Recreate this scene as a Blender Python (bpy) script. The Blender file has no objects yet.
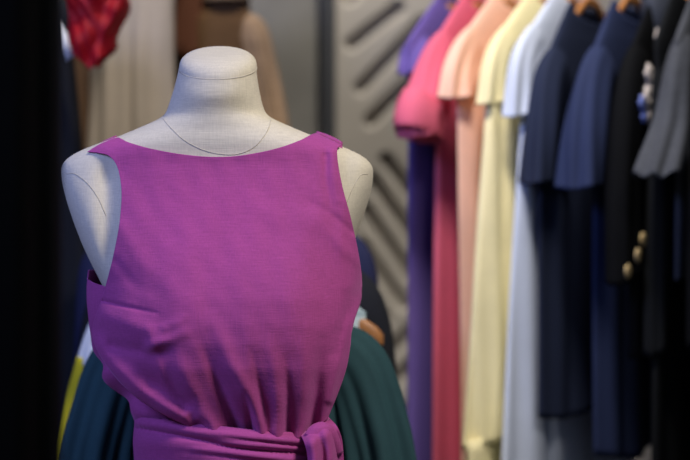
import bpy, math, random
import numpy as np
from mathutils import Vector

F = 690 * 85 / 36.0          # focal length in pixels
CZ = 1.25                    # eye height
COL = bpy.context.scene.collection
PI = math.pi


def X_(px, d): return (px - 345) * d / F
def Z_(py, d): return CZ - (py - 230) * d / F


def lin(c):
    out = []
    for v in c:
        v /= 255.0
        out.append(v / 12.92 if v <= .04045 else ((v + .055) / 1.055) ** 2.4)
    return tuple(out) + (1.0,)


# ------------------------------------------------------------------ materials
def nn(nt, kind, **kw):
    n = nt.nodes.new(kind)
    for k, v in kw.items():
        setattr(n, k, v)
    return n


def fabric(name, col, rough=.85, slub=.14, fine=1.0, sheen=.25, bump=.25, blotch=.06, spec=.25, tint=None):
    """woven cloth: stretched noise threads both ways, soft blotches, sheen"""
    m = bpy.data.materials.new(name); m.use_nodes = True
    nt = m.node_tree; L = nt.links
    b = nt.nodes['Principled BSDF']
    tc = nn(nt, 'ShaderNodeTexCoord')
    c = lin(col)

    def threads(sc):
        mp = nn(nt, 'ShaderNodeMapping'); mp.inputs['Scale'].default_value = sc
        L.new(tc.outputs['Object'], mp.inputs['Vector'])
        no = nn(nt, 'ShaderNodeTexNoise'); no.inputs['Scale'].default_value = 1.0
        no.inputs['Detail'].default_value = 2.0
        L.new(mp.outputs['Vector'], no.inputs['Vector'])
        return no.outputs['Fac']
    f = fine
    t1 = threads((620 * f, 620 * f, 48 * f)); t2 = threads((48 * f, 150 * f, 680 * f)); t3 = threads((9, 9, 9))
    ad = nn(nt, 'ShaderNodeMath', operation='ADD'); L.new(t1, ad.inputs[0]); L.new(t2, ad.inputs[1])
    mr = nn(nt, 'ShaderNodeMapRange'); L.new(ad.outputs[0], mr.inputs['Value'])
    mr.inputs['From Min'].default_value = .6; mr.inputs['From Max'].default_value = 1.4
    mr.inputs['To Min'].default_value = 1 - slub; mr.inputs['To Max'].default_value = 1 + slub
    mb = nn(nt, 'ShaderNodeMapRange'); L.new(t3, mb.inputs['Value'])
    mb.inputs['From Min'].default_value = .3; mb.inputs['From Max'].default_value = .7
    mb.inputs['To Min'].default_value = 1 - blotch; mb.inputs['To Max'].default_value = 1 + blotch
    mu = nn(nt, 'ShaderNodeMath', operation='MULTIPLY'); L.new(mr.outputs[0], mu.inputs[0]); L.new(mb.outputs[0], mu.inputs[1])
    vm = nn(nt, 'ShaderNodeVectorMath', operation='SCALE'); vm.inputs[0].default_value = c[:3]
    L.new(mu.outputs[0], vm.inputs['Scale']); L.new(vm.outputs[0], b.inputs['Base Color'])
    b.inputs['Roughness'].default_value = rough
    b.inputs['Specular IOR Level'].default_value = spec
    b.inputs['Sheen Weight'].default_value = sheen
    b.inputs['Sheen Roughness'].default_value = .5
    b.inputs['Sheen Tint'].default_value = lin(tint or col)
    bp = nn(nt, 'ShaderNodeBump'); bp.inputs['Strength'].default_value = bump; bp.inputs['Distance'].default_value = .0006
    L.new(ad.outputs[0], bp.inputs['Height']); L.new(bp.outputs[0], b.inputs['Normal'])
    return m


def plain(name, col, rough=.5, metal=0.0, spec=.5, noise=.06, scale=12, bump=0.0):
    m = bpy.data.materials.new(name); m.use_nodes = True
    nt = m.node_tree; L = nt.links; b = nt.nodes['Principled BSDF']
    tc = nn(nt, 'ShaderNodeTexCoord'); no = nn(nt, 'ShaderNodeTexNoise')
    no.inputs['Scale'].default_value = scale; no.inputs['Detail'].default_value = 5
    L.new(tc.outputs['Object'], no.inputs['Vector'])
    mr = nn(nt, 'ShaderNodeMapRange'); L.new(no.outputs['Fac'], mr.inputs['Value'])
    mr.inputs['From Min'].default_value = .3; mr.inputs['From Max'].default_value = .7
    mr.inputs['To Min'].default_value = 1 - noise; mr.inputs['To Max'].default_value = 1 + noise
    vm = nn(nt, 'ShaderNodeVectorMath', operation='SCALE'); vm.inputs[0].default_value = lin(col)[:3]
    L.new(mr.outputs[0], vm.inputs['Scale']); L.new(vm.outputs[0], b.inputs['Base Color'])
    b.inputs['Roughness'].default_value = rough; b.inputs['Metallic'].default_value = metal
    b.inputs['Specular IOR Level'].default_value = spec
    if bump:
        bp = nn(nt, 'ShaderNodeBump'); bp.inputs['Strength'].default_value = bump; bp.inputs['Distance'].default_value = .003
        L.new(no.outputs['Fac'], bp.inputs['Height']); L.new(bp.outputs[0], b.inputs['Normal'])
    return m


def wood(name, col):
    m = bpy.data.materials.new(name); m.use_nodes = True
    nt = m.node_tree; L = nt.links; b = nt.nodes['Principled BSDF']
    tc = nn(nt, 'ShaderNodeTexCoord'); mp = nn(nt, 'ShaderNodeMapping'); mp.inputs['Scale'].default_value = (8, 60, 60)
    no = nn(nt, 'ShaderNodeTexNoise'); no.inputs['Scale'].default_value = 1.5; no.inputs['Detail'].default_value = 4
    L.new(tc.outputs['Object'], mp.inputs['Vector']); L.new(mp.outputs[0], no.inputs['Vector'])
    cr = nn(nt, 'ShaderNodeValToRGB'); L.new(no.outputs['Fac'], cr.inputs['Fac'])
    cr.color_ramp.elements[0].color = lin([v * .78 for v in col]); cr.color_ramp.elements[0].position = .3
    cr.color_ramp.elements[1].color = lin(col); cr.color_ramp.elements[1].position = .7
    L.new(cr.outputs[0], b.inputs['Base Color']); b.inputs['Roughness'].default_value = .4
    return m


def plaid(name, base, c1, size=.03):
    m = bpy.data.materials.new(name); m.use_nodes = True
    nt = m.node_tree; L = nt.links; b = nt.nodes['Principled BSDF']
    tc = nn(nt, 'ShaderNodeTexCoord')
    outs = []
    for ax in ('X', 'Z'):
        w = nn(nt, 'ShaderNodeTexWave', wave_type='BANDS', bands_direction=ax)
        w.inputs['Scale'].default_value = .314 / size
        L.new(tc.outputs['Object'], w.inputs['Vector'])
        mr = nn(nt, 'ShaderNodeMapRange'); L.new(w.outputs['Fac'], mr.inputs['Value'])
        mr.inputs['From Min'].default_value = .6; mr.inputs['From Max'].default_value = .8
        mr.inputs['To Max'].default_value = .5
        outs.append(mr.outputs[0])
    ad = nn(nt, 'ShaderNodeMath', operation='ADD'); L.new(outs[0], ad.inputs[0]); L.new(outs[1], ad.inputs[1])
    mx = nn(nt, 'ShaderNodeMix', data_type='RGBA')
    L.new(ad.outputs[0], mx.inputs['Factor']); mx.inputs['A'].default_value = lin(base); mx.inputs['B'].default_value = lin(c1)
    L.new(mx.outputs['Result'], b.inputs['Base Color']); b.inputs['Roughness'].default_value = .85
    return m


M = dict(
    dress=fabric('purple_linen', (160, 67, 132), slub=.12, bump=.5, sheen=.3, tint=(235, 150, 215), blotch=.06),
    form=fabric('mannequin_linen', (202, 194, 177), slub=.1, bump=.35, sheen=.1, blotch=.03),
    seam=plain('seam_thread', (176, 168, 154), .9),
    teal=fabric('teal_cotton', (44, 75, 81), slub=.08, bump=.2, fine=.7),
    yellow_d=fabric('mustard_cotton', (205, 190, 40), slub=.05),
    white_d=fabric('white_cotton', (232, 236, 240), slub=.04),
    plaid=plaid('pale_plaid', (205, 220, 222), (70, 110, 120)),
    navy_d=fabric('dark_navy_wool', (34, 38, 72), slub=.08),
    black_d=fabric('black_wool', (26, 28, 35), slub=.1, sheen=.1),
    wood=wood('hanger_wood', (205, 140, 84)),
    chrome=plain('chrome', (200, 200, 205), .25, 1.0),
    steel=plain('black_steel', (30, 31, 34), .45, .6),
    purple=fabric('violet_cotton', (104, 86, 160), slub=.06),
    pink=fabric('coral_pink_cotton', (222, 104, 132), slub=.06),
    peach=fabric('peach_cotton', (247, 199, 177), slub=.05),
    yellow=fabric('lemon_cotton', (250, 238, 188), slub=.05),
    white=fabric('pale_blue_white_cotton', (214, 224, 246), slub=.04),
    navy1=fabric('ink_navy_cotton', (32, 40, 64), slub=.08),
    navy2=fabric('blue_navy_cotton', (40, 50, 84), slub=.08),
    black=fabric('black_cotton', (12, 13, 16), slub=.08, sheen=.03, spec=.1),
    satin=fabric('black_satin', (62, 66, 76), rough=.45, slub=.05, sheen=.1),
    charcoal=fabric('charcoal_knit', (70, 73, 80), slub=.2, fine=.4, bump=.6),
    ink=fabric('dark_charcoal_cloth', (22, 24, 27), slub=.1, sheen=.03, spec=.1),
    gold=plain('brass_button', (214, 188, 138), .45, .3),
    thread=fabric('white_embroidery', (205, 195, 190), slub=.2, fine=.5),
    bluethread=fabric('blue_embroidery', (110, 125, 190), slub=.2, fine=.5),
    red=fabric('red_satin', (190, 16, 34), rough=.6, slub=.2, sheen=.2, spec=.4),
    beige=fabric('beige_linen', (190, 176, 158), slub=.08),
    rust=fabric('rust_wool', (98, 60, 42), slub=.12, fine=.4),
    ochre=fabric('dark_ochre_wool', (98, 72, 46), slub=.2, fine=.3),
    tan=fabric('tan_boucle', (156, 130, 104), slub=.3, fine=.18, bump=1.0, blotch=.12),
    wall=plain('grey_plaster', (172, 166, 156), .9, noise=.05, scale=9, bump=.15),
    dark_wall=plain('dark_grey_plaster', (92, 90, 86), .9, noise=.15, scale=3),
    floor=plain('grey_concrete', (96, 94, 92), .6, noise=.12, scale=4),
    white_wall=plain('ceiling_paint', (190, 190, 188), .9),
    glass=plain('smoked_glass', (122, 120, 114), .28, 0, .6, noise=.3, scale=3.5),
    door_steel=plain('grey_steel', (62, 64, 68), .6, .2),
    frame=plain('black_painted_frame', (9, 10, 11), .9, 0, .05),
    curtain=fabric('black_velvet', (17, 18, 20), slub=.1, sheen=.05),
)


# ------------------------------------------------------------------ object helpers
def tag(o, label=None, cat=None, group=None, kind=None):
    for k, v in (('label', label), ('category', cat), ('group', group), ('kind', kind)):
        if v: o[k] = v
    return o


def empty(name, loc, label, cat, group=None):
    o = bpy.data.objects.new(name, None); COL.objects.link(o)
    o.location = loc; o.empty_display_size = .05
    return tag(o, label, cat, group)


def mesh(name, verts, faces, mat, parent=None, solid=0.0, smooth=True, subd=0, offset=0.0):
    me = bpy.data.meshes.new(name)
    v = np.asarray(verts, float)
    org = np.zeros(3)
    p = parent
    while p is not None:
        org += np.array(p.location); p = p.parent
    me.from_pydata((v - org).tolist(), [], [tuple(int(i) for i in f) for f in faces])
    me.validate()
    if smooth:
        me.polygons.foreach_set('use_smooth', [True] * len(me.polygons))
    me.materials.append(mat)
    o = bpy.data.objects.new(name, me); COL.objects.link(o)
    if parent is not None: o.parent = parent
    if solid:
        s = o.modifiers.new('thick', 'SOLIDIFY'); s.thickness = solid; s.offset = offset
    if subd:
        s = o.modifiers.new('sub', 'SUBSURF'); s.levels = subd; s.render_levels = subd
    me.update()
    return o


def gridfaces(nr, nc, closed=False):
    """rows nr, columns nc; vertex index r*nc+c"""
    f = []
    for r in range(nr - 1):
        for c in range(nc if closed else nc - 1):
            d = (c + 1) % nc
            f.append((r * nc + c, r * nc + d, (r + 1) * nc + d, (r + 1) * nc + c))
    return f


def grid(name, A, mat, parent=None, closed=False, solid=0.0, cap0=False, cap1=False, offset=0.0, flip=False):
    """A: array (rows, cols, 3)"""
    nr, nc = A.shape[:2]
    v = A.reshape(-1, 3); f = gridfaces(nr, nc, closed)
    if cap0: f.append(tuple(range(nc))[::-1])
    if cap1: f.append(tuple((nr - 1) * nc + i for i in range(nc)))
    if flip: f = [q[::-1] for q in f]
    return mesh(name, v, f, mat, parent, solid, offset=offset)


def sweep(pts, rad, n=10, flat=None):
    """rings of a tube along pts; rad scalar or list; returns array"""
    P = np.asarray(pts, float); k = len(P)
    R = np.full(k, rad) if np.isscalar(rad) else np.asarray(rad, float)
    T = np.gradient(P, axis=0); T /= np.linalg.norm(T, axis=1)[:, None] + 1e-12
    up = np.array([0, 0, 1.0]) if abs(T[0][2]) < .9 else np.array([0, 1.0, 0])
    out = []
    u = np.cross(T[0], up); u /= np.linalg.norm(u)
    for i in range(k):
        u = u - T[i] * np.dot(u, T[i]); u /= np.linalg.norm(u)
        w = np.cross(T[i], u)
        ring = []
        for j in range(n):
            a = 2 * PI * j / n
            ring.append(P[i] + R[i] * (math.cos(a) * u + math.sin(a) * w))
        out.append(ring)
    return np.array(out)


def tube(name, pts, rad, mat, parent=None, n=10):
    return grid(name, sweep(pts, rad, n), mat, parent, closed=True, cap0=True, cap1=True)


def boxv(x0, x1, y0, y1, z0, z1):
    v = [(x, y, z) for x in (x0, x1) for y in (y0, y1) for z in (z0, z1)]
    f = [(0, 1, 3, 2), (4, 6, 7, 5), (0, 4, 5, 1), (2, 3, 7, 6), (0, 2, 6, 4), (1, 5, 7, 3)]
    return v, f


def box(name, x0, x1, y0, y1, z0, z1, mat, parent=None, bevel=.0):
    v, f = boxv(x0, x1, y0, y1, z0, z1)
    o = mesh(name, v, f, mat, parent, smooth=False)
    if bevel:
        b = o.modifiers.new('bevel', 'BEVEL'); b.width = bevel; b.segments = 3
    return o


def spline(pts, n):
    """Catmull-Rom through pts (k,dim), resampled evenly to n points"""
    P = np.asarray(pts, float)
    Q = np.vstack([2 * P[0] - P[1], P, 2 * P[-1] - P[-2]])
    out = []
    for i in range(len(P) - 1):
        p0, p1, p2, p3 = Q[i:i + 4]
        for t in np.linspace(0, 1, 24, endpoint=False):
            out.append(.5 * ((2 * p1) + (-p0 + p2) * t + (2 * p0 - 5 * p1 + 4 * p2 - p3) * t * t + (-p0 + 3 * p1 - 3 * p2 + p3) * t ** 3))
    out.append(P[-1]); out = np.array(out)
    s = np.r_[0, np.cumsum(np.linalg.norm(np.diff(out, axis=0), axis=1))]
    q = np.linspace(0, s[-1], n)
    return np.stack([np.interp(q, s, out[:, k]) for k in range(out.shape[1])], 1)


def smooth_table(rows):
    """rows of (key, v1, v2...) -> function(key) monotone-ish smooth interpolation"""
    R = np.asarray(rows, float)
    kk = np.arange(R[0, 0], R[-1, 0] + .5, 1.0)
    cols = []
    for j in range(1, R.shape[1]):
        y = np.interp(kk, R[:, 0], R[:, j])
        y2 = np.r_[np.full(4, y[0]), y, np.full(4, y[-1])]
        y2 = np.convolve(y2, np.ones(9) / 9, 'valid')
        cols.append(y2)
    return lambda q: [np.interp(q, kk, c) for c in cols]


def fold_disp(PX, PY, curves):
    """sum of ridges (+) and valleys (-) that run along curves: (points, width, height, h0, h1)"""
    D = np.zeros_like(PX)
    for pts, w, amp, e0, e1 in curves:
        C = spline(pts, 40)
        t = np.linspace(0, 1, 40)
        best = np.full(PX.shape, 1e9); tt = np.zeros_like(PX)
        for i in range(40):
            d = (PX - C[i, 0]) ** 2 + (PY - C[i, 1]) ** 2
            mk = d < best
            best = np.where(mk, d, best); tt = np.where(mk, t[i], tt)
        prof = e0 + (e1 - e0) * tt
        D += amp * prof * np.exp(-best / (w * w))
    return D


def sm(x, a, b):
    t = np.clip((x - a) / (b - a), 0, 1)
    return t * t * (3 - 2 * t)


# ================================================================== the room
tag(box('floor', -2.6, 2.4, -.6, 4.4, -.1, 0, M['floor']), kind='structure')
tag(box('ceiling', -2.6, 2.4, .2, 4.4, 3.0, 3.1, M['white_wall']), kind='structure')
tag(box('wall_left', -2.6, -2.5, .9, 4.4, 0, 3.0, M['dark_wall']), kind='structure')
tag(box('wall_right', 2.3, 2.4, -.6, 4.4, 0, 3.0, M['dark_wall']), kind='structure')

DW = 4.2
SLOTS = []
UP = [((352, 44), (398, 8)), ((361, 88), (424, 22)), ((371, 121), (440, 52)), ((418, 122), (455, 84)),
      ((350, -2), (385, -34)), ((440, 12), (470, -20)), ((458, 108), (520, 40)), ((505, 118), (560, 60))]
DN = [((386, 160), (424, 212)), ((371, 178), (414, 240)), ((364, 208), (410, 276)), ((362, 246), (402, 304)),
      ((364, 290), (384, 318)), ((420, 168), (452, 212)), ((440, 230), (480, 290)), ((470, 170), (520, 240))]
DN2 = [((372, 372), (412, 330)), ((366, 410), (424, 352)), ((372, 446), (434, 384)), ((420, 440), (460, 400))]
kx = DW / F
xs = np.arange(X_(336, DW), X_(640, DW), .0055); zs = np.arange(Z_(520, DW), Z_(-60, DW), .0055)
GX, GZ = np.meshgrid(xs, zs)
H = np.zeros_like(GX)
for (a, b) in UP + DN + DN2:
    A = np.array([X_(a[0], DW), Z_(a[1], DW)]); B = np.array([X_(b[0], DW), Z_(b[1], DW)])
    ab = B - A
    t = np.clip(((GX - A[0]) * ab[0] + (GZ - A[1]) * ab[1]) / (ab @ ab), 0, 1)
    d = np.hypot(GX - A[0] - t * ab[0], GZ - A[1] - t * ab[1])
    H = np.maximum(H, .032 * (1 - sm(d, .004, .022)))
W3 = np.stack([GX, DW + H, GZ], -1)
vv = W3.reshape(-1, 3).tolist(); ff = gridfaces(*GX.shape)
base = len(vv)


def addbox(x0, x1, y0, y1, z0, z1):
    global vv, ff
    v, f = boxv(x0, x1, y0, y1, z0, z1); n = len(vv)
    vv += v; ff += [tuple(i + n for i in q) for q in f]


x0, x1, z0, z1 = xs[0], xs[-1], zs[0], zs[-1]
addbox(x1, 2.4, DW, DW + .12, 0, 3.0)
addbox(x0, x1, DW, DW + .12, 0, z0)
addbox(x0, x1, DW, DW + .12, z1, 3.0)
addbox(-2.6, x1, DW + .1, DW + .12, 0, 3.0)
wb = mesh('wall_back', vv, ff, M['wall'], smooth=False)
wb.data.polygons.foreach_set('use_smooth', [i < base for i in range(len(wb.data.polygons))])
tag(wb, kind='structure')
# dark glazed door in the back wall, with its black steel frame
dx0, dx1 = X_(150, DW), X_(322, DW)
dr = tag(box('door_1', dx0, dx1, DW + .03, DW + .05, 0.02, 2.5, M['glass']), kind='structure')
for nme, q in (('door_frame', (dx1, X_(335.5, DW), DW - .03, DW + .06, 0, 2.55)), ('door_frame', (dx0 - .04, dx0, DW - .03, DW + .06, 0, 2.55)),
               ('door_frame', (dx0, dx1, DW - .03, DW + .06, 2.5, 2.55))):
    box(nme, *q, M['door_steel'], dr, .004)
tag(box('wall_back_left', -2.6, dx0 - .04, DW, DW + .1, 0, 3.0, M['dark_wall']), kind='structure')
# black shop front post on the camera's side of the window display
post = box('trim_1', -.62, X_(44, 1.3), 1.22, 1.3, 0, 3.0, M['frame'], bevel=.006)
tag(post, kind='structure')
box('glazing_bead', X_(44, 1.3), X_(57, 1.3), 1.29, 1.325, 0, 3.0, plain('frame_edge', (17, 18, 20), .9, 0, .05), post, .004)

# ================================================================== mannequin
MY = 2.03
K = MY / F
# py: half width px, centre px, centre y offset, front depth, back depth
TT = smooth_table([
    (64, 38, 219.8, -.028, .0478, .0478), (72, 38.3, 219.3, -.028, .048, .048), (82, 40.0, 218.6, -.027, .050, .050), (90, 41.8, 218, -.024, .052, .052),
    (101, 44.8, 217, -.018, .055, .055), (109, 47.5, 216.5, -.012, .059, .059), (115, 50.2, 216.5, -.008, .062, .062), (119, 55, 217, -.005, .064, .063),
    (126, 72, 217, -.002, .067, .064), (132, 86, 217, 0, .068, .065), (138, 101, 217, 0, .069, .066),
    (144, 118, 217, 0, .069, .067), (150, 134, 217, 0, .068, .068), (155, 144, 217, 0, .067, .069),
    (161, 152, 217, 0, .067, .07), (168, 158, 217, 0, .068, .07), (178, 160, 217, 0, .071, .07), (190, 159.5, 217, 0, .075, .071),
    (205, 156, 217, 0, .080, .073), (225, 149, 217, 0, .087, .075), (245, 140, 217.5, 0, .094, .077), (265, 129, 218.5, 0, .102, .078),
    (285, 117, 220, 0, .109, .078), (300, 110, 222, 0, .113, .076), (330, 104, 224, 0, .114, .072), (360, 95, 227, 0, .1, .068),
    (380, 88, 229, 0, .080, .066), (400, 82, 231, 0, .066, .066), (432, 80, 232, 0, .064, .068), (470, 92, 232, 0, .084, .08), (540, 118, 232, 0, .095, .105), (600, 122, 232, 0, .095, .11), (640, 118, 232, 0, .09, .105)])
TILT = math.tan(math.radians(20.5))
mx, my = X_(228, MY), MY
man = empty('mannequin', (mx, my, 0), 'cream linen covered dress form with headless neck cap wearing the purple dress', 'mannequin')
pys = np.r_[np.arange(71, 172, 1.5), np.arange(172, 300, 4), np.arange(300, 641, 10)]
NT = 160
th = np.linspace(0, 2 * PI, NT, endpoint=False)


def sup(th, p):
    c, s = np.cos(th), np.sin(th)
    return np.sign(c) * np.abs(c) ** (2 / p), np.sign(s) * np.abs(s) ** (2 / p)


rows = []; flat = []
for py in pys:
    hw, c, yo, f, b = TT(py)
    p = 2.0 + .35 * float(sm(py, 120, 150) - .2 * sm(py, 250, 320))
    cx, sy = sup(th, p)
    px = c + hw * cx
    x = (px - 345) * K
    y = MY + yo + np.where(sy < 0, f * sy, b * sy)
    z = Z_(py, MY) + np.zeros(NT)
    w = 1 - float(sm(py, 76, 122))
    z = z + (y - MY - yo) * TILT * w
    # hollow between the ball of the shoulder and the chest
    if 150 < py < 290:
        e = float(sm(py, 150, 185) * (1 - sm(py, 240, 290)))
        for s in (-1, 1):
            lx = 217 + s * (104 - .06 * (py - 160))
            y = y + np.where(sy < 0, .011 * e * np.exp(-((px - lx) / 11) ** 2), 0)
    rows.append(np.stack([x, y, z], -1))
A = np.array(rows)
# arm stumps: softly flattened towards a plane that faces outwards, down and a little forwards
c0 = X_(217, MY)
for s in (-1, 1):
    n = np.array([s * .92, -.26, -.29]); n /= np.linalg.norm(n)
    o = np.array([c0 + s * .1895, MY, Z_(192, MY)])
    dist = (A - o) @ n
    k = .007
    soft = k * np.log1p(np.exp(np.clip(dist / k, -40, 40)))
    wgt = sm(A[..., 2], Z_(300, MY), Z_(270, MY)) * (1 - sm(A[..., 2], Z_(168, MY), Z_(150, MY))) * ((A[..., 0] - c0) * s > .08)
    A -= (soft * wgt)[..., None] * n * .75
grid('torso', A, M['form'], man, closed=True, cap1=True)


def torso_front(X, Z):
    """depth of the front of the bare form at world X, Z"""
    py = 230 - (Z - CZ) * F / MY
    hw, c, yo, f, b = TT(py)
    t = np.clip(np.abs((X / K + 345 - c) / hw), 0, 1)
    return MY + yo - f * np.sqrt(np.maximum(1 - t ** 2.1, 0))


# neck cap: a domed disc tipped forward with the neck
rc = 38.2 * K; cx0 = X_(219.8, MY); cy0 = MY - .028; cz0 = Z_(70, MY)
rows = []
for t in np.linspace(0, 1, 22):
    a = t * PI / 2
    r = rc * 1.0 * math.cos(a) ** .58; h = .0205 * math.sin(a) ** .8
    ring = []
    for q in th:
        x = r * math.cos(q); y = r * math.sin(q)
        ring.append((cx0 + x, cy0 + y, cz0 + h + y * TILT))
    rows.append(ring)
rows.insert(0, [(cx0 + rc * .985 * math.cos(q), cy0 + rc * .985 * math.sin(q), cz0 - .008 + rc * math.sin(q) * TILT) for q in th])
grid('neck_cap', np.array(rows), M['form'], man, closed=True, cap1=True)
tube('cap_seam', [(cx0 + rc * 1.0 * math.cos(q), cy0 + rc * 1.0 * math.sin(q), cz0 - .001 + rc * math.sin(q) * TILT) for q in np.linspace(0, 2 * PI, 90)], .0007, M['seam'], man, 6)
# seams of the linen cover, laid on its surface
from mathutils.bvhtree import BVHTree
bvh = BVHTree.FromPolygons([tuple(q) for q in A.reshape(-1, 3)], gridfaces(A.shape[0], NT, True))
for nm, pts in (('neck_seam', [(163, 119), (171, 128), (184, 140), (202, 149.5), (220, 154), (238, 154), (254, 147), (266, 133), (271, 120)]),
                ('shoulder_seam', [(66, 174), (75, 174), (87, 183), (98, 198), (106, 216)]),
                ('shoulder_seam', [(368, 174), (360, 176), (352, 190), (346, 205)])):
    C = spline(pts, 70); out = []
    for px, py in C:
        d = Vector((X_(px, 1.0), 1.0, Z_(py, 1.0) - CZ)).normalized()
        hit = bvh.ray_cast(Vector((0, 0, CZ)), d)[0]
        if hit is not None: out.append(hit - d * .0002)
    tube(nm, out, .0004, M['seam'], man, 6)
tube('pole', [(X_(232, MY), MY, .03), (X_(232, MY), MY, .4), (X_(232, MY), MY, .76)], .014, M['chrome'], man, 16)
bs = [(r, z) for r, z in ((.0, .034), (.02, .034), (.06, .026), (.15, .016), (.155, .008), (.155, 0), (0, 0))]
grid('stand_base', np.array([[(X_(232, MY) + r * math.cos(q), MY + r * math.sin(q), z) for q in th[::4]] for r, z in bs]), M['chrome'], man, closed=True)

# ================================================================== the purple dress
dress = empty('sleeveless_dress', (mx, my, .5), 'sleeveless purple linen dress with tied sash on the cream dress form', 'dress')
# front surface of the dress: half widths and depths a little outside the form, blousing over the waist
DT = smooth_table([
    (120, 66, 217, .07), (126, 84, 217, .073), (132, 100, 217, .0745), (138, 118, 217, .076), (144, 135, 217, .077), (150, 146, 217, .077), (156, 153, 217, .0765), (164, 159, 217, .0765),
    (180, 161, 217, .081), (200, 160, 217, .088), (220, 155, 217, .0965), (245, 149, 218.5, .107), (262, 144, 220, .114), (280, 138, 224, .1205), (300, 136, 225.5, .127),
    (325, 136, 225, .131), (345, 134, 224, .131), (370, 130, 224, .126), (395, 122, 226, .113), (415, 112, 229, .1), (430, 104, 231, .092), (450, 100, 231, .088)])


def dress_front(px, py):
    hw, c, f = DT(py)
    t = np.clip(np.abs((px - c) / hw), 0, 1)
    return MY - f * (1 - t ** 2.3) ** (1 / 2.1)


NU, NV = 190, 170
u = np.linspace(-1, 1, NU); uu = .5 + .5 * np.sin(u * PI / 2) * .65 + .5 * u * .35
v = np.linspace(0, 1, NV)
left = spline([(87.5, 152), (98, 153), (109, 156), (117, 166), (121, 184), (121.5, 202), (119, 228), (113.5, 256), (107, 282), (101, 302), (94, 322), (92, 336)], NV)
right = spline([(342, 144.5), (337, 150), (338, 165), (342.5, 188), (349, 212), (355.5, 240), (359.5, 262), (361.5, 280), (360.5, 296), (356.5, 311), (351.5, 326), (350, 345), (346, 368), (338, 392), (327, 419)], NV)
top = spline([(87.5, 152), (100, 144.5), (117, 138), (124, 141), (146, 147.5), (177, 153.5), (205, 156.5), (230, 156.5), (256, 153), (280, 147.5), (300, 140.5), (316, 133.5), (328, 138), (342, 144.5)], 400)
bot = spline([(92, 336), (98, 351), (108, 367), (124, 386), (148, 405), (186, 425), (215, 432), (250, 438), (285, 441), (308, 434), (327, 419)], 400)
q = np.linspace(0, 1, 400)
T = np.stack([np.interp(uu, q, top[:, k]) for k in (0, 1)], 1)
Bt = np.stack([np.interp(uu, q, bot[:, k]) for k in (0, 1)], 1)
U = uu[None, :, None]; V = v[:, None, None]
P2 = (1 - V) * T[None] + V * Bt[None] + (1 - U) * left[:, None] + U * right[:, None] \
    - ((1 - U) * (1 - V) * T[0] + U * (1 - V) * T[-1] + (1 - U) * V * Bt[0] + U * V * Bt[-1])
PX, PY = P2[..., 0], P2[..., 1]
FOLDS = [
    ([(212, 318), (228, 358), (246, 390), (264, 432)], 8, .0065, .1, 1.1),
    ([(268, 340), (276, 385), (278, 440)], 7, .005, .1, 1.1),
    ([(338, 340), (331, 380), (321, 425)], 6, .006, .2, 1.1),
    ([(172, 350), (192, 392), (214, 432)], 9, .006, .1, 1.1),
    ([(305, 330), (304, 390), (298, 438)], 7, .0045, .1, 1.1),
    ([(200, 340), (222, 392), (238, 436)], 6, -.0065, .1, 1.2),
    ([(252, 350), (262, 400), (268, 438)], 4, -.004, .1, 1.2),
    ([(286, 360), (288, 400), (288, 441)], 4.5, -.006, .1, 1.2),
    ([(322, 340), (317, 385), (312, 432)], 5.5, -.006, .2, 1.2),
    ([(158, 362), (178, 398), (200, 429)], 6, -.005, .1, 1.2),
    ([(352, 300), (342, 350), (330, 400)], 4, .003, .3, 1),
    ([(148, 330), (165, 380), (188, 412)], 5, .003, .3, 1),
    ([(245, 395), (250, 415), (252, 440)], 3.5, -.005, .2, 1.2),
    ([(103, 301), (128, 307), (157, 313)], 1.8, -.0028, 1.3, .2),
    ([(104, 315), (130, 324), (158, 335)], 11, .0045, 1, .5),
    ([(150, 347), (168, 340), (184, 333)], 6, .0038, 1, .3),
    ([(165, 328), (178, 322), (184, 318)], 5, .0022, .6, .3),
    ([(112, 346), (138, 350), (168, 353)], 7, -.0042, 1, .3),
    ([(97, 344), (121, 374), (154, 401), (192, 421)], 9, .009, .6, 1),
    ([(130, 362), (160, 385), (186, 402)], 9, -.003, .3, 1),
    ([(362, 288), (346, 318), (336, 352)], 7, -.0048, 1, .4),
    ([(358, 262), (336, 240), (314, 214)], 6, .0022, 1, .2),
    ([(352, 232), (328, 212), (312, 204)], 4, -.0016, 1, .3),
    ([(332, 152), (334, 176), (338, 200)], 5, .0016, 1, .4),
    ([(326, 156), (326, 180), (330, 205)], 4, -.0014, 1, .4),
    ([(124, 170), (150, 200), (165, 235)], 10, -.0012, 1, .4),
    ([(122, 228), (140, 262), (165, 285)], 9, .0016, 1, .4),
    ([(116, 262), (135, 285), (152, 292)], 6, -.0014, 1, .3),
    ([(240, 200), (275, 215), (310, 222)], 12, .0012, .4, 1),
    ([(345, 205), (342, 245), (348, 285)], 8, .0022, .5, 1),
]
D = 1.75 * fold_disp(PX, PY, FOLDS)
# two soft bust points, and slow ripples of the loose cloth
D += .006 * np.exp(-((PX - 172) / 38) ** 2 - ((PY - 300) / 45) ** 2) + .006 * np.exp(-((PX - 284) / 38) ** 2 - ((PY - 296) / 45) ** 2)
amp = sm(PY, 170, 330)
D += amp * .0011 * np.sin(PX * .11 + PY * .02 + 1.3 * np.sin(PY * .03)) + .0004 * np.sin(PX * .23 - PY * .11) * np.sin(PY * .07 + PX * .04)
Y = dress_front(PX, PY) - D
Y = np.minimum(Y, MY + .004)
front = np.stack([X_(PX, Y), Y, Z_(PY, Y)], -1)
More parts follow.
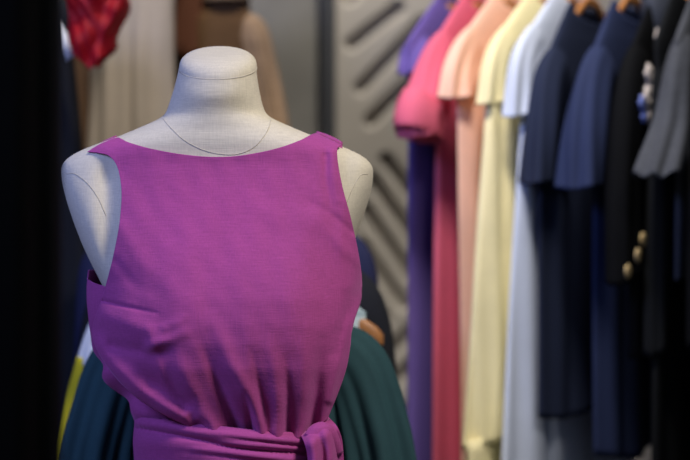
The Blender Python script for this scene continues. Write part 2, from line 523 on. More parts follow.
# the lower edge rolls under and tucks in behind the sash
roll = []
e = front[-1]
for k in range(1, 8):
    a = k / 7
    r = e.copy(); r[:, 1] += .034 * a ** 1.3
    r[:, 2] += -.003 * math.sin(a * PI) + .006 * a
    r[:, 0] += (X_(231, MY) - e[:, 0]) * .12 * a
    roll.append(r)
front = np.vstack([front, np.array(roll)])
grid('bodice_front', front, M['dress'], dress, solid=.0014)
# back and sides of the bodice
ST = smooth_table([(240, 100, 352), (262, 90, 358), (276, 88, 361), (284, 87.5, 361.5), (300, 87.5, 361), (320, 89.5, 354), (340, 92, 349.5), (360, 97.5, 347), (378, 107, 342), (394, 119, 336), (406, 130, 331), (416, 139, 327), (440, 140, 326)])
rows = []

for py in np.arange(270, 441, 3.0):
    phi = np.linspace(PI * (1.0 + .2 * float(sm(py, 275, 287)) + .16 * float(sm(py, 295, 325))), -.12, 140)     # front left, round the back, to the right seam
    l, r = ST(py)
    c = (l + r) / 2; hw = (r - l) / 2
    cx, sy = np.cos(phi), np.sin(phi)
    bd = .088 + .012 * float(sm(py, 300, 350)) - .028 * float(sm(py, 370, 425))
    fd = .085 - .034 * float(sm(py, 315, 350)) + .028 * float(sm(py, 392, 416))
    wr = 1 + .02 * np.sin(phi * 9 + py * .05) * float(sm(py, 300, 400))
    x = (c - 345) * K + hw * K * cx
    y = MY + np.where(sy > 0, bd, fd) * sy * wr
    z = Z_(py, MY) + 0 * x
    rip = .0055 * np.clip(-cx, 0, 1) * np.sin((py - 290) * .17 + phi * 3.5) * float(sm(py, 335, 370))
    rows.append(np.stack([x + rip * cx, y + rip * sy, z], -1))
back = np.array(rows)
grid('bodice_back', back, M['dress'], dress, solid=.0014)
# upper back yoke over the shoulder blades, joined to the straps
rows = []
for py in np.r_[np.arange(138, 172, 2.0), np.arange(172, 290, 4.0)]:
    hw, c, f = DT(py - 2)
    wl = np.interp(py, [138, 150, 168, 200, 250, 286], [100, 131, 108, 104, 118, 134])
    wl = min(wl, hw * .995)
    xx = np.linspace(-1, 1, 80) * wl
    t = np.clip(np.abs(xx) / hw, 0, 1)
    bd = np.interp(py, [138, 200, 286], [.072, .08, .088])
    y = MY + bd * (1 - t ** 2.3) ** (1 / 2.1)
    rows.append(np.stack([(217 + xx + (py > 240) * (py - 240) * .17 - 345) * K, y, Z_(py, MY) + 0 * xx], -1))
grid('back_yoke', np.array(rows), M['dress'], dress, solid=.0014)
# folded shoulder straps, riding over the shoulder line
for (ax, ay), (bx, by) in (((116.5, 137.6), (87.5, 153.5)), ((316.5, 133.2), (342, 144))):
    rows = []
    for t in np.linspace(0, 1, 16):
        px, py = ax + (bx - ax) * t, ay + (by - ay) * t - 1.2 * math.sin(t * PI)
        ring = []
        for a in np.linspace(-1.25, 1.25, 14):
            yy = MY + .03 * math.sin(a); zz = Z_(py, MY) - .017 * (1 - math.cos(a)) + .0012
            ring.append(((px - 345) * K, yy, zz))
        rows.append(ring)
    grid('shoulder_strap', np.array(rows), M['dress'], dress, solid=.003)
# skirt (falls below the picture)
rows = []
for t in np.linspace(0, 1, 30):
    z = Z_(448, MY) - t * .52
    g = float(sm(t, 0, .25)); wv = .004 + .014 * t
    a = np.linspace(0, 2 * PI, 180, endpoint=False)
    r = 1 + wv * 6 * np.sin(a * 13 + .6 * np.sin(a * 3)) * .5
    x = X_(231, MY) + (.113 + .06 * g + .05 * t) * r * np.cos(a)
    y = MY + (.088 + .06 * g + .06 * t) * r * np.sin(a)
    rows.append(np.stack([x, y, z + 0 * x], -1))
grid('skirt', np.array(rows), M['dress'], dress, closed=True, solid=.0014)
# sash
NA, NS = 260, 60
a = np.linspace(0, 2 * PI, NA, endpoint=False)
SC, SH = 232.5, 95.5
rows = []
SF = [
    ([(128, 426), (160, 430), (200, 437), (250, 447), (310, 452)], 2.8, -.0055, 1.0, 1),
    ([(192, 443), (240, 446), (305, 450)], 2.4, -.004, .1, 1.2),
    ([(185, 449), (215, 452), (250, 457), (300, 466)], 3.2, -.0055, .1, 1),
    ([(215, 432), (260, 439), (310, 446)], 2.2, -.004, .1, 1.2),
    ([(150, 468), (220, 464), (290, 474)], 3.0, -.005, .6, 1),
    ([(132, 421), (170, 424), (215, 431), (300, 440)], 4.0, .0045, 1, 1),
    ([(130, 442), (165, 441), (205, 445)], 9.0, .005, 1, .4),
    ([(225, 441), (262, 444), (308, 449)], 2.6, .004, .3, 1),
    ([(200, 447), (240, 452), (290, 458)], 3.5, .004, .3, 1),
]
rows = []
for s in np.linspace(0, 1, NS):
    px = SC + SH * np.cos(a)
    fr = np.clip(-np.sin(a), 0, 1)            # 1 at the front
    topy = 417 + 14 * sm(px, 140, 300) * sm(fr, 0, .5)
    boty = 467 + 12 * sm(px, 160, 320)
    py = topy + (boty - topy) * s
    pad = .007 * math.sin(PI * min(max(s, 0), 1)) ** .5
    D = fold_disp(px, py, SF) * sm(fr, .0, .35)
    rr = pad + D
    x = (px - 345) * K * 1.0
    dfront = .099; dback = .084
    y = MY + np.where(np.sin(a) < 0, dfront, dback) * np.sin(a)
    nx, ny = np.cos(a), np.sin(a)
    x = x + rr * nx; y = y + rr * ny
    # true perspective: the front of the waist is nearer than its outline
    x = X_(px, y) * .5 + x * .5
    rows.append(np.stack([x, y, Z_(py, y * .8 + MY * .2)], -1))
sash = grid('sash', np.array(rows), M['dress'], dress, closed=True, solid=.002)
# the tied end that folds over the knot and hangs down
le = spline([(301, 436), (304, 441), (307.5, 452), (309, 470), (309, 520), (304, 640)], 90)
re = spline([(330, 419.5), (336.5, 427), (341, 438), (343, 455), (343.5, 480), (345, 540), (350, 640)], 90)
rows = []
tf = np.linspace(0, 1, 60)
for i in range(90):
    px = le[i, 0] + (re[i, 0] - le[i, 0]) * tf
    bow = -1.5 * np.sin(tf * PI) * (1 - i / 89)
    py = le[i, 1] + (re[i, 1] - le[i, 1]) * tf + bow
    s = i / 89
    t2 = np.clip((px - SC) / (SH + 22), -1, 1)
    y = MY - .112 * np.sqrt(1 - t2 ** 2) - .018 - .006 * np.sin(tf * PI)
    y += .006 * np.cos(tf * 2 * PI * 2.2 + s * 1.5 + .6) * (.25 + min(1, s * 6) * .9)
    y += .035 * max(0, 1 - i / 6) ** 2
    rows.append(np.stack([X_(px, y), y, Z_(py, y)], -1))
grid('sash_end', np.array(rows), M['dress'], dress, solid=.003)
# the loop it passes under
rows = []
for t in np.linspace(0, 1, 30):
    px = 309 + 28 * t; py = 439 - 12 * math.sin(t * 2.4) + 22 * t ** 2.4
    y = MY - .095 * math.sqrt(max(0, 1 - ((px - SC) / 124) ** 2)) - .012
    rows.append((X_(px, y), y, Z_(py, y)))
tube('sash_knot', rows, [.008 + .004 * math.sin(t * PI) for t in np.linspace(0, 1, 30)], M['dress'], dress, 16)


# ================================================================== hanging clothes
def frame_of(ang):
    """unit vectors of a hanger: along its near arm, and the face of the garment"""
    h = np.array([-math.sin(ang), -math.cos(ang), 0]); n = np.array([math.cos(ang), -math.sin(ang), 0])
    return h, n


class Hang:
    def __init__(s, name, x, y, z0, ang, label, cat, group=None, seed=1):
        s.c = np.array([x, y, z0]); s.h, s.n = frame_of(ang); s.rng = np.random.default_rng(seed)
        s.root = empty(name, (x, y, z0), label, cat, group)

    def loc(s, a, b, z):
        a, b, z = np.broadcast_arrays(np.asarray(a, float), b, z)
        return s.c + a[..., None] * s.h + b[..., None] * s.n + z[..., None] * np.array([0, 0, 1.0])

    def body(s, W, drop, L, mat, t=.018, neck=.065, wtop=None, whem=None, A=.006, k=5, hem=.01, name='body', flare=0., dip=.03):
        wtop = wtop or W * .93; whem = whem or W
        NT = 120; th = np.linspace(0, 2 * PI, NT, endpoint=False)
        ph = s.rng.uniform(0, 6.28, 6)
        zz = np.r_[np.linspace(0, drop, 16), drop + (L - drop) * np.linspace(0, 1, 60)[1:] ** 1.0]
        rows = []
        for z in zz:
            if z <= drop:
                q = z / drop
                w = neck + (W - neck) * q ** .92
            else:
                q = (z - drop) / (L - drop)
                w = W + (wtop - W) * float(sm(z - drop, 0, .09)) + (whem - wtop) * q
            tt = t * (.6 + .4 * float(sm(z, 0, drop * 1.6))) + flare * max(0, z - drop)
            cx, sy = sup(th, 2.6)
            a = w * cx; b = tt * sy
            g = float(sm(z, drop * .8, drop + .22)) * (.5 + .9 * z / L)
            ar = a / W
            fr = np.sin(ar * k + ph[0] + .9 * z) + .6 * np.sin(ar * k * 1.9 + ph[1] - .7 * z) + .35 * np.sin(ar * k * 3.3 + ph[2])
            bk = np.sin(ar * k * 1.1 + ph[3] + .6 * z) + .6 * np.sin(ar * k * 2.1 + ph[4])
            b = b + A * g * (np.where(sy >= 0, fr, .7 * bk) * np.abs(sy) ** .5 * .7 + .5 * np.sin(ar * 2.2 + ph[5]))
            a = a + .25 * A * g * np.sin(z * 9 + ph[2]) * np.sign(cx)
            dz = -z - np.where(z == 0, 0, 0) - dip * (1 - min(1, z / (drop * .7))) * np.maximum(0, sy)
            dz = dz - (hem * np.sin(ar * 3 + ph[1]) * float(sm(z, L - .25, L)))
            rows.append(s.loc(a, b, dz))
        s.W, s.drop, s.L, s.t = W, drop, L, t
        return grid(name, np.array(rows), mat, s.root, closed=True, solid=.0016)

    def sleeve(s, side, path, mat, name='sleeve', A=.004, k=3, ragged=0.0, parent=None, cut=None, slant=.018):
        """path rows: (a, z, half width in the garment's plane, half thickness); z downwards negative"""
        P = spline(path, 46)
        if cut: P = P[int(cut[0] * 45):int(cut[1] * 45) + 1]
        n = len(P)
        T = np.gradient(P[:, :2], axis=0); T /= np.linalg.norm(T, axis=1)[:, None]
        th = np.linspace(0, 2 * PI, 72, endpoint=False); ph = s.rng.uniform(0, 6.28, 4)
        rows = []
        dome = 1.0
        for i in range(n):
            q = i / (n - 1)
            if not cut or cut[0] == 0:
                dome = math.sqrt(max(.0004, 1 - (1 - min(1, q / .16)) ** 2))
            pa = np.array([-T[i, 1], T[i, 0]])      # across, in plane
            hw = P[i, 2] * (.35 + .65 * dome); ht = P[i, 3] * dome
            cx, sy = sup(th, 2.2)
            wv = A * q * (np.sin(th * k + ph[0] + q * 2) + .6 * np.sin(th * (2 * k + 1) + ph[1] - q * 2))
            ca = hw * cx + wv * np.cos(th); cb = ht * sy + wv * np.sin(th)
            a = P[i, 0] + pa[0] * ca; z = P[i, 1] + pa[1] * ca
            z = z - slant * q * q * cx * (0 if cut else 1)
            if ragged: z = z - ragged * q ** 3 * (np.sin(th * 2 + ph[2]) + .5 * np.sin(th * 7 + ph[3]))
            rows.append(s.loc(a * side, cb, z))
        return grid(name, np.array(rows), mat, parent or s.root, closed=True, cap0=True, solid=.0016)

    def sleeves(s, path, mat, both=True, **kw):
        o = s.sleeve(1, path, mat, **kw)
        if both: s.sleeve(-1, path, mat, **kw)
        return o

    def cuff(s, side, path, mat, lo=.8, grow=1.08, name='cuff', A=.003):
        P = np.array(spline(path, 46)[int(lo * 45):])
        P[:, 2] *= grow; P[:, 3] *= grow
        th = np.linspace(0, 2 * PI, 72, endpoint=False)
        T = np.gradient(P[:, :2], axis=0); T /= np.linalg.norm(T, axis=1)[:, None]
        rows = []
        for i in range(len(P)):
            q = i / (len(P) - 1)
            pa = np.array([-T[i, 1], T[i, 0]]); cx, sy = sup(th, 2.2)
            bul = .004 * math.sin(q * PI) + A * np.sin(th * 3 + 1)
            ca = (P[i, 2] + bul) * cx; cb = (P[i, 3] + bul) * sy
            rows.append(s.loc((P[i, 0] + pa[0] * ca) * side, cb, P[i, 1] + pa[1] * ca))
        return grid(name, np.array(rows), mat, s.root, closed=True, solid=.003)

    def collar(s, mat, r=.06, t=.03, h=.035, fall=.03, name='collar'):
        th = np.linspace(0, 2 * PI, 72, endpoint=False); rows = []
        for q, (dr, dz) in enumerate(((0, -.012), (0, h * .5), (.002, h), (.006, h * 1.05), (.012, h * .6), (.018, h * .6 - fall))):
            rows.append(s.loc((r + dr) * np.cos(th), (t + dr) * np.sin(th), dz - .02 * np.maximum(0, np.sin(th)) * (1 if q < 4 else 1.6)))
        return grid(name, np.array(rows), mat, s.root, closed=True, solid=.0018)


def hanger(g, label, group, rail_z, half=None, fat=.009, z_off=-.024):
    """wooden hanger inside garment g, its hook over the rail"""
    W = (half or g.W - .028); drop = g.drop
    root = empty('clothes_hanger', tuple(g.c), label, 'clothes hanger', group)
    tt = np.linspace(-1, 1, 49)
    rows = []
    for t in tt:
        q = abs(t)
        z = z_off - (drop * .95) * max(0, (q * W - .02) / (W - .02)) ** 1.12
        hz = fat * (1.15 - .35 * q); hb = .0042 + .001 * q if not half else .006 + .004 * q
        if q > .97: hz *= .6; hb *= .7
        th = np.linspace(0, 2 * PI, 16, endpoint=False)
        cx, sy = sup(th, 3)
        rows.append(g.loc(t * W + 0 * th, hb * cx, z + hz * sy))
    grid('wooden_arms', np.array(rows), M['wood'], root, closed=True, cap0=True, cap1=True)
    top = rail_z - g.c[2]
    pts = [(0, 0), (0, top - .035)] + [(.019 * math.cos(a) - .0, top - .0 + .019 * math.sin(a) ) for a in np.linspace(-.9, PI * 1.05, 16)]
    P = spline([(p[0], p[1]) for p in pts], 60)
    pts3 = g.loc(P[:, 0], P[:, 0] * 0, P[:, 1])
    tube('hook', pts3, .0021, M['chrome'], root, 8)
    return root


# ---- crowded rail on the right
ANG = math.radians(25)
RX, RY = .193, 3.05
RAILZ = 1.85
GR = 'garments on the right hand rail'
HG = 'wooden hangers on the right hand rail'


def right(name, sdist, z0, label, cat, seed, ang=math.radians(33), off=0.0):
    return Hang(name, RX + sdist * math.cos(ANG), RY - sdist * math.sin(ANG), z0, ang, label, cat, GR, seed)


def wh(g, what, z_off=-.024):
    hanger(g, 'wooden hanger inside the ' + what, HG, RAILZ, z_off=z_off)


g = right('dress', 0.012, 1.685, 'violet dress with puffed cap sleeve, farthest left on the rail of clothes', 'dress', 3)
g.body(.17, .1, 1.1, M['purple'], t=.014, whem=.165, A=.004, neck=.05)
g.sleeves([(.10, -.105, .036, .012), (.128, -.12, .036, .02), (.145, -.14, .034, .022), (.155, -.155, .03, .02)], M['purple'], A=.005)
wh(g, 'violet dress')

g = right('dress', .063, 1.685, 'coral pink dress with turned-up cuff on its short sleeve, between violet and peach', 'dress', 5)
g.body(.165, .1, 1.1, M['pink'], t=.014, whem=.172, A=.006, neck=.05)
pth = [(.10, -.105, .045, .012), (.15, -.14, .047, .02), (.19, -.195, .047, .026), (.218, -.245, .047, .029), (.225, -.27, .047, .029)]
g.sleeves(pth, M['pink'], A=.004)
for sd in (1, -1): g.cuff(sd, pth, M['pink'], lo=.74, grow=1.22)
wh(g, 'coral pink dress')

g = right('dress', .121, 1.685, 'peach dress with loose short sleeve hanging beside the pink one', 'dress', 7)
g.body(.18, .1, 1.1, M['peach'], t=.015, wtop=.2, whem=.19, A=.009, neck=.045)
g.sleeves([(.12, -.108, .045, .012), (.163, -.134, .045, .017), (.19, -.165, .045, .02), (.203, -.205, .045, .021)], M['peach'], A=.005)
wh(g, 'peach dress')

g = right('dress', .188, 1.685, 'pale lemon yellow dress with gathered hem seam, between peach and white', 'dress', 9)
g.body(.18, .1, .80, M['yellow'], t=.015, wtop=.215, whem=.30, A=.016, k=7, flare=.006, neck=.045)
g.sleeves([(.12, -.108, .045, .012), (.163, -.134, .045, .017), (.188, -.165, .045, .02), (.2, -.215, .045, .021)], M['yellow'], A=.005)
wh(g, 'lemon yellow dress')
# hem flounce
rows = []
th = np.linspace(0, 2 * PI, 120, endpoint=False)
for q in np.linspace(0, 1, 16):
    cx, sy = sup(th, 2.6)
    rows.append(g.loc(.295 * cx + .003 * np.sin(th * 9), (.023 + .01 * q) * sy + .004 * np.sin(cx * 14), -.785 - .35 * q + 0 * th))
grid('hem_flounce', np.array(rows), M['yellow'], g.root, closed=True, solid=.0016)

g = right('dress', .240, 1.685, 'bluish white dress seen between the yellow dress and the navy top', 'dress', 11)
g.body(.18, .1, 1.14, M['white'], t=.014, wtop=.19, whem=.31, A=.008, k=6, neck=.05)
g.sleeves([(.12, -.108, .045, .012), (.163, -.134, .045, .017), (.188, -.165, .045, .02), (.2, -.235, .045, .02)], M['white'], A=.005)
wh(g, 'bluish white dress')

g = right('blouse', .276, 1.650, 'ink navy short-sleeved top, the shorter of the two navy ones', 'blouse', 13)
g.body(.17, .095, .715, M['navy1'], t=.016, wtop=.21, whem=.22, neck=.085, A=.007, k=5)
g.sleeves([(.11, -.104, .045, .014), (.16, -.15, .048, .022), (.185, -.225, .05, .026), (.2, -.315, .052, .027)], M['navy1'], A=.007)
wh(g, 'ink navy top', .008)

g = right('blouse', .352, 1.650, 'blue navy short-sleeved tunic, the longer of the two navy ones', 'blouse', 17)
g.body(.165, .095, .79, M['navy2'], t=.017, whem=.15, A=.008, k=5, neck=.08)
g.sleeves([(.105, -.104, .045, .016), (.155, -.15, .048, .024), (.188, -.23, .052, .028), (.206, -.325, .054, .03)], M['navy2'], A=.008)
wh(g, 'blue navy tunic', .008)

g = right('jacket', .418, 1.66, 'black jacket with white embroidered flowers and gold cuff buttons', 'jacket', 19)
g.body(.17, .11, .62, M['black'], t=.015, whem=.17, A=.004)
pth = [(.11, -.105, .05, .016), (.165, -.19, .05, .022), (.195, -.33, .048, .024), (.2, -.485, .045, .025)]
g.sleeves(pth, M['black'], A=.003)
g.collar(M['satin'], r=.075, t=.024, h=.02, fall=.085)
wh(g, 'black embroidered jacket')


def patch(g, name, mat, spots, bside=.03):
    vs, fs = [], []
    for a, z, r in spots:
        n0 = len(vs)
        for ring, (rr, bb) in enumerate(((0.02, .004), (.55, .0035), (1, 0))):
            for k in range(12):
                an = 2 * PI * k / 12; w = 1 + .18 * math.cos(5 * an)
                vs.append(tuple(g.loc(a + r * rr * w * math.cos(an), bside + bb, z + r * rr * w * math.sin(an))))
        for ring in range(2):
            for k in range(12):
                k2 = (k + 1) % 12
                fs.append((n0 + ring * 12 + k, n0 + ring * 12 + k2, n0 + ring * 12 + 12 + k2, n0 + ring * 12 + 12 + k))
    return mesh(name, vs, fs, mat, g.root, solid=.001)


for q in [(.165, -.15, .018), (.15, -.17, .022), (.17, -.19, .021), (.145, -.205, .02), (.162, -.22, .015), (.125, -.085, .015)]:
    patch(g, 'embroidered_flower', M['thread'], [q])
for q in [(.195, -.2, .014), (.188, -.222, .011)]:
    patch(g, 'embroidered_flower', M['bluethread'], [q])
for k in range(3):
    aa = .232 - .026 * k
    c = g.loc(aa, .0255 * math.sqrt(max(.05, 1 - ((aa - .2) / .047) ** 2)) + .002, -.478 + .026 * k)
    rows = []
    for r, hgt in ((.0125, 0), (.0125, .003), (.009, .005), (.0005, .0055)):
        rows.append([c + r * math.cos(q) * g.h + r * math.sin(q) * np.array([0, 0, 1.]) + hgt * (g.n * .7 + g.h * .7) for q in np.linspace(0, 2 * PI, 16, endpoint=False)])
    grid('button', np.array(rows), M['gold'], g.root, closed=True)

g = right('cardigan', .494, 1.675, 'charcoal grey knit top with flared ragged sleeve at the far right', 'cardigan', 23)
g.body(.17, .11, .5, M['charcoal'], t=.016, whem=.18, A=.005)
g.sleeves([(.10, -.105, .045, .016), (.14, -.16, .046, .024), (.18, -.25, .05, .03), (.245, -.325, .064, .034)], M['charcoal'], A=.005, ragged=.006, slant=.06)
wh(g, 'charcoal knit top')

g = right('coat', .458, 1.675, 'long black coat between the embroidered jacket and the charcoal knit top', 'coat', 29)
g.body(.165, .11, 1.12, M['ink'], t=.014, whem=.2, A=.006)
g.sleeves([(.10, -.115, .042, .012), (.13, -.2, .04, .014), (.14, -.4, .04, .016), (.15, -.62, .04, .016)], M['ink'], A=.003)
wh(g, 'long black coat')

g = right('coat', .545, 1.675, 'black wool coat cut off by the right edge of the picture', 'coat', 31)
g.body(.175, .11, 1.12, M['black'], t=.018, whem=.22, A=.008)
g.sleeves([(.11, -.105, .05, .016), (.16, -.18, .05, .02), (.178, -.4, .048, .022), (.18, -.6, .048, .022)], M['black'], A=.003)
wh(g, 'black wool coat')

rr = empty('garment_rail', (RX, RY, 0), 'black steel clothes rail carrying the coloured garments at the right, hung on rods', 'clothes rail')
e = np.array([math.cos(ANG), -math.sin(ANG), 0])
for nm, p, q, r in (('rail', -.15, .95, .0125),):
    c = np.array([RX, RY, RAILZ])
    tube(nm, [c + e * p, c + e * .3, c + e * q], r, M['steel'], rr, 14)
for s in (-.1, .9):
    c = np.array([RX, RY, 0]) + e * s
    tube('drop_rod', [c + [0, 0, RAILZ], c + [0, 0, 2.4], c + [0, 0, 3.0]], .008, M['steel'], rr, 12)

# ---- short rack right behind the dress form
FRONT = PI * 1.5      # arm vector +x, face towards the street
BG = 'garments on the low rack behind the dress form'
BH = 'wooden hangers on the low rack behind the dress form'


def behind(name, px, py, d, label, cat, seed):
    return Hang(name, X_(px, d), d, Z_(py, d), FRONT, label, cat, BG, seed)


LOWZ = 1.40
g = behind('blouse', 238, 286, 2.3, 'dark teal blouse with gathered shoulders directly behind the purple dress', 'blouse', 41)
g.body(.17, .065, .6, M['teal'], t=.03, whem=.2, A=.012, k=9, neck=.06)
pth = [(.125, -.075, .045, .03), (.166, -.115, .046, .036), (.19, -.19, .048, .04), (.204, -.27, .05, .04), (.214, -.42, .052, .04)]
g.sleeves(pth, M['teal'], A=.011, k=6)
hanger(g, 'wooden hanger inside the dark teal blouse', BH, LOWZ)

g = behind('shirt', 238, 262, 2.42, 'pale plaid shirt on a wooden hanger just behind the teal blouse', 'shirt', 43)
g.body(.19, .075, .5, M['plaid'], t=.02, whem=.17, A=.004)
g.drop = .12
hanger(g, 'broad wooden hanger with its tip showing over the teal shoulder', BH, LOWZ, half=.216, fat=.017, z_off=-.002)

g = behind('blouse', 222, 262, 2.52, 'mustard yellow blouse with white shoulder at the left of the teal one', 'blouse', 45)
g.body(.16, .08, .6, M['yellow_d'], t=.02, whem=.18, A=.006)
pth = [(.13, -.06, .04, .02), (.172, -.11, .037, .022), (.197, -.185, .036, .024), (.214, -.24, .036, .024), (.228, -.3, .036, .024), (.25, -.4, .036, .024)]
g.sleeves(pth, M['white_d'], A=.003, cut=(0, .34), name='upper_sleeve')
g.sleeves(pth, M['yellow_d'], A=.003, cut=(.32, 1))
hanger(g, 'wooden hanger inside the mustard yellow blouse', BH, LOWZ)

g = behind('coat', 236, 226, 2.62, 'black coat with one brown button behind the wooden hanger tip', 'coat', 47)
g.body(.2, .075, .8, M['black_d'], t=.03, whem=.22, A=.006)
pth = [(.15, -.085, .055, .026), (.19, -.14, .052, .03), (.208, -.25, .05, .03), (.212, -.5, .05, .03)]
g.sleeves(pth, M['black_d'], A=.003)
c = g.loc(.212, .034, -.125)
grid('button', np.array([[c + r * math.cos(q) * g.h + r * math.sin(q) * np.array([0, 0, 1.]) + hh * g.n for q in np.linspace(0, 2 * PI, 16, endpoint=False)] for r, hh in ((.009, -.004), (.009, .003), (.005, .004), (.0005, .003))]), M['wood'], g.root, closed=True)
hanger(g, 'wooden hanger inside the black coat', BH, LOWZ)

g = behind('jacket', 228, 196, 2.74, 'navy blue jacket glimpsed under the right arm of the dress form', 'jacket', 49)
g.body(.195, .07, .8, M['navy_d'], t=.03, whem=.2, A=.006)
pth = [(.165, -.08, .055, .026), (.2, -.13, .05, .03), (.213, -.3, .045, .03), (.213, -.5, .045, .03)]
g.sleeves(pth, M['navy_d'], A=.003)
hanger(g, 'wooden hanger inside the navy blue jacket', BH, LOWZ + .04)

lr = empty('garment_rail', (X_(238, 2.5), 2.5, 0), 'low black clothes rack standing behind the dress form', 'clothes rail')
xr = X_(238, 2.5)
tube('rail', [(xr, 2.22, LOWZ), (xr, 2.5, LOWZ + .0), (xr, 2.92, LOWZ + .04)], .011, M['steel'], lr, 14)
tube('post', [(xr, 2.9, .03), (xr, 2.9, .6), (xr, 2.9, LOWZ + .04)], .0125, M['steel'], lr, 14)
tube('foot', [(xr - .2, 2.9, .016), (xr, 2.9, .016), (xr + .2, 2.9, .016)], .015, M['steel'], lr, 12)
tube('foot', [(xr, 2.3, .016), (xr, 2.6, .016), (xr, 2.9, .016)], .015, M['steel'], lr, 12)

# ---- clothes at the back left
LG = 'garments hanging at the back left'
LH = 'hangers at the back left'


def leftg(name, px, py, d, ang, label, cat, seed):
    return Hang(name, X_(px, d), d, Z_(py, d), math.radians(ang), label, cat, LG, seed)


LZ = 1.92
g = leftg('coat', 18, -14, 2.95, -62, 'very dark navy coat with pale corner at the left edge', 'coat', 61)
g.body(.12, .05, 1.15, M['black_d'], t=.03, whem=.21, A=.01)
mesh('lapel', [(X_(px, dd), dd, Z_(py, dd)) for px, py, dd in ((59, 22, 2.84), (78, 52, 2.83), (66, 61, 2.825), (61, 48, 2.82))], [(0, 1, 2, 3)], M['white_d'], g.root, solid=.002)
hanger(g, 'hanger inside the very dark navy coat', LH, LZ)

g = leftg('blouse', 92, -52, 2.76, -72, 'crumpled shiny red top with pointed hem in the upper left corner', 'blouse', 63)
NTT = 120; th = np.linspace(0, 2 * PI, NTT, endpoint=False)
rows = []
for q in np.linspace(0, 1, 46):
    cx, sy = sup(th, 2.2)
    w = .03 + .022 * float(sm(q, 0, .45)) - .014 * float(sm(q, .6, 1))
    px = 96 + (w / .0017) * cx
    depth = .045 * sy
    hem = 72 - .95 * np.abs(px - 95) - 6 * (sy > 0)
    py = -52 + (hem + 52) * q
    cr = .006 * np.sin(cx * 7 + q * 9) + .005 * np.sin(q * 17 + cx * 3 + sy * 2) + .003 * np.sin(q * 29 - cx * 11)
    y = 2.76 + depth + cr
    rows.append(np.stack([X_(px + 3 * np.sin(q * 12), 2.76), y, Z_(py, 2.76)], -1))
grid('body', np.array(rows), M['red'], g.root, closed=True, solid=.0018)
g.W, g.drop = .05, .02
hanger(g, 'hanger inside the crumpled red top', LH, LZ)

g = leftg('dress', 132, -60, 3.3, -75, 'long beige dress in soft vertical folds left of the mannequin neck', 'dress', 65)
g.body(.095, .06, 1.25, M['beige'], t=.03, whem=.125, A=.02, k=7, neck=.05)
hanger(g, 'hanger inside the long beige dress', LH, LZ)

g = leftg('coat', 100, -40, 3.5, -75, 'brown coat in shade behind the beige dress at the left', 'coat', 66)
g.body(.15, .06, 1.2, M['ochre'], t=.03, whem=.18, A=.01, k=5)
hanger(g, 'hanger inside the shaded brown coat', LH, LZ)

g = leftg('jacket', 186, -46, 3.45, -60, 'rust brown jacket between the beige dress and the tan knit', 'jacket', 67)
g.body(.05, .04, .21, M['rust'], t=.02, whem=.05, A=.004, neck=.03)
hanger(g, 'hanger inside the rust brown jacket', LH, LZ)
g = leftg('cardigan', 204, -46, 3.58, -60, 'dark brown knit behind the mannequin neck', 'cardigan', 68)
g.body(.08, .05, .7, M['ochre'], t=.03, whem=.1, A=.006, neck=.04)
hanger(g, 'hanger inside the dark brown knit', LH, LZ)

g = leftg('cardigan', 226, -4, 3.42, -85, 'brown knit top with fuzzy tan shoulders and sleeve, right of the mannequin neck', 'cardigan', 69)
g.body(.06, .05, .62, M['ochre'], t=.025, whem=.08, A=.008, k=7, neck=.03)
g.sleeves([(.035, -.045, .026, .032), (.058, -.075, .03, .036), (.078, -.15, .028, .034), (.098, -.26, .026, .032), (.11, -.42, .028, .03)], M['tan'], A=.011, k=6, both=False)
g.collar(M['tan'], r=.032, t=.028, h=.012, fall=.02)
hanger(g, 'hanger inside the fuzzy tan cardigan', LH, LZ)
lr2 = empty('garment_rail', (X_(60, 3.3), 3.3, 0), 'black clothes rail at the back left holding beige and tan garments', 'clothes rail')
tube('rail', [(X_(30, 2.9), 2.88, LZ), (X_(120, 3.2), 3.16, LZ), (X_(240, 3.5), 3.5, LZ)], .0125, M['steel'], lr2, 12)
for (px, dd) in ((30, 2.88), (240, 3.5)):
    tube('drop_rod', [(X_(px, dd), dd, LZ), (X_(px, dd), dd, 2.4), (X_(px, dd), dd, 3.0)], .008, M['steel'], lr2, 12)


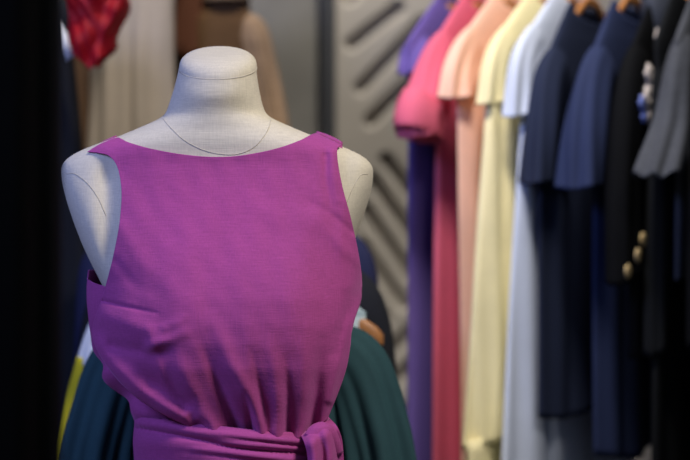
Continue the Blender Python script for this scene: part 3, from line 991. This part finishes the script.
# ================================================================== light
def area(name, loc, to, size, power, col, spread=None):
    l = bpy.data.lights.new(name, 'AREA'); l.size = size; l.energy = power; l.color = col
    if spread: l.spread = math.radians(spread)
    o = bpy.data.objects.new(name, l); COL.objects.link(o); o.location = loc
    o.rotation_euler = (Vector(to) - Vector(loc)).to_track_quat('-Z', 'Y').to_euler()
    return o


def spot(name, loc, to, power, col, ang=50, blend=.6, rad=.06):
    l = bpy.data.lights.new(name, 'SPOT'); l.energy = power; l.color = col
    l.spot_size = math.radians(ang); l.spot_blend = blend; l.shadow_soft_size = rad
    o = bpy.data.objects.new(name, l); COL.objects.link(o); o.location = loc
    o.rotation_euler = (Vector(to) - Vector(loc)).to_track_quat('-Z', 'Y').to_euler()
    return o


WARM = (1.0, .93, .84)
spot('ceiling_spot_form', (.85, .95, 2.8), (-.12, 2.0, 1.2), 182, WARM, 44, .8, .3)
spot('ceiling_spot_rail', (.1, 2.0, 2.9), (.36, 2.9, 1.55), 165, WARM, 50, .9, .16)
spot('ceiling_spot_wall', (.1, 3.55, 2.9), (.1, 4.2, 1.5), 95, WARM, 80, .8, .05)
spot('ceiling_spot_left', (-.4, 2.4, 2.85), (-.5, 3.3, 1.5), 80, WARM, 50, .9, .08)
area('street_daylight', (-1.25, 1.05, 2.1), (-.3, 2.0, 1.12), .5, 19, (.34, .44, 1.0))

w = bpy.data.worlds.new('world'); bpy.context.scene.world = w; w.use_nodes = True
bg = w.node_tree.nodes['Background']; bg.inputs[0].default_value = (.75, .85, 1.0, 1); bg.inputs[1].default_value = .2

cam = bpy.data.cameras.new('camera'); co = bpy.data.objects.new('camera', cam); COL.objects.link(co)
co.location = (0, 0, CZ); co.rotation_euler = (PI / 2, 0, 0)
cam.sensor_width = 36; cam.lens = 85; cam.clip_start = .05
cam.dof.use_dof = True; cam.dof.focus_distance = 1.95; cam.dof.aperture_fstop = 2.8
sc = bpy.context.scene; sc.camera = co
sc.view_settings.view_transform = 'Standard'; sc.view_settings.look = 'None'
sc.view_settings.gamma = 1; sc.view_settings.use_curve_mapping = False
sc.view_settings.exposure = 0.0
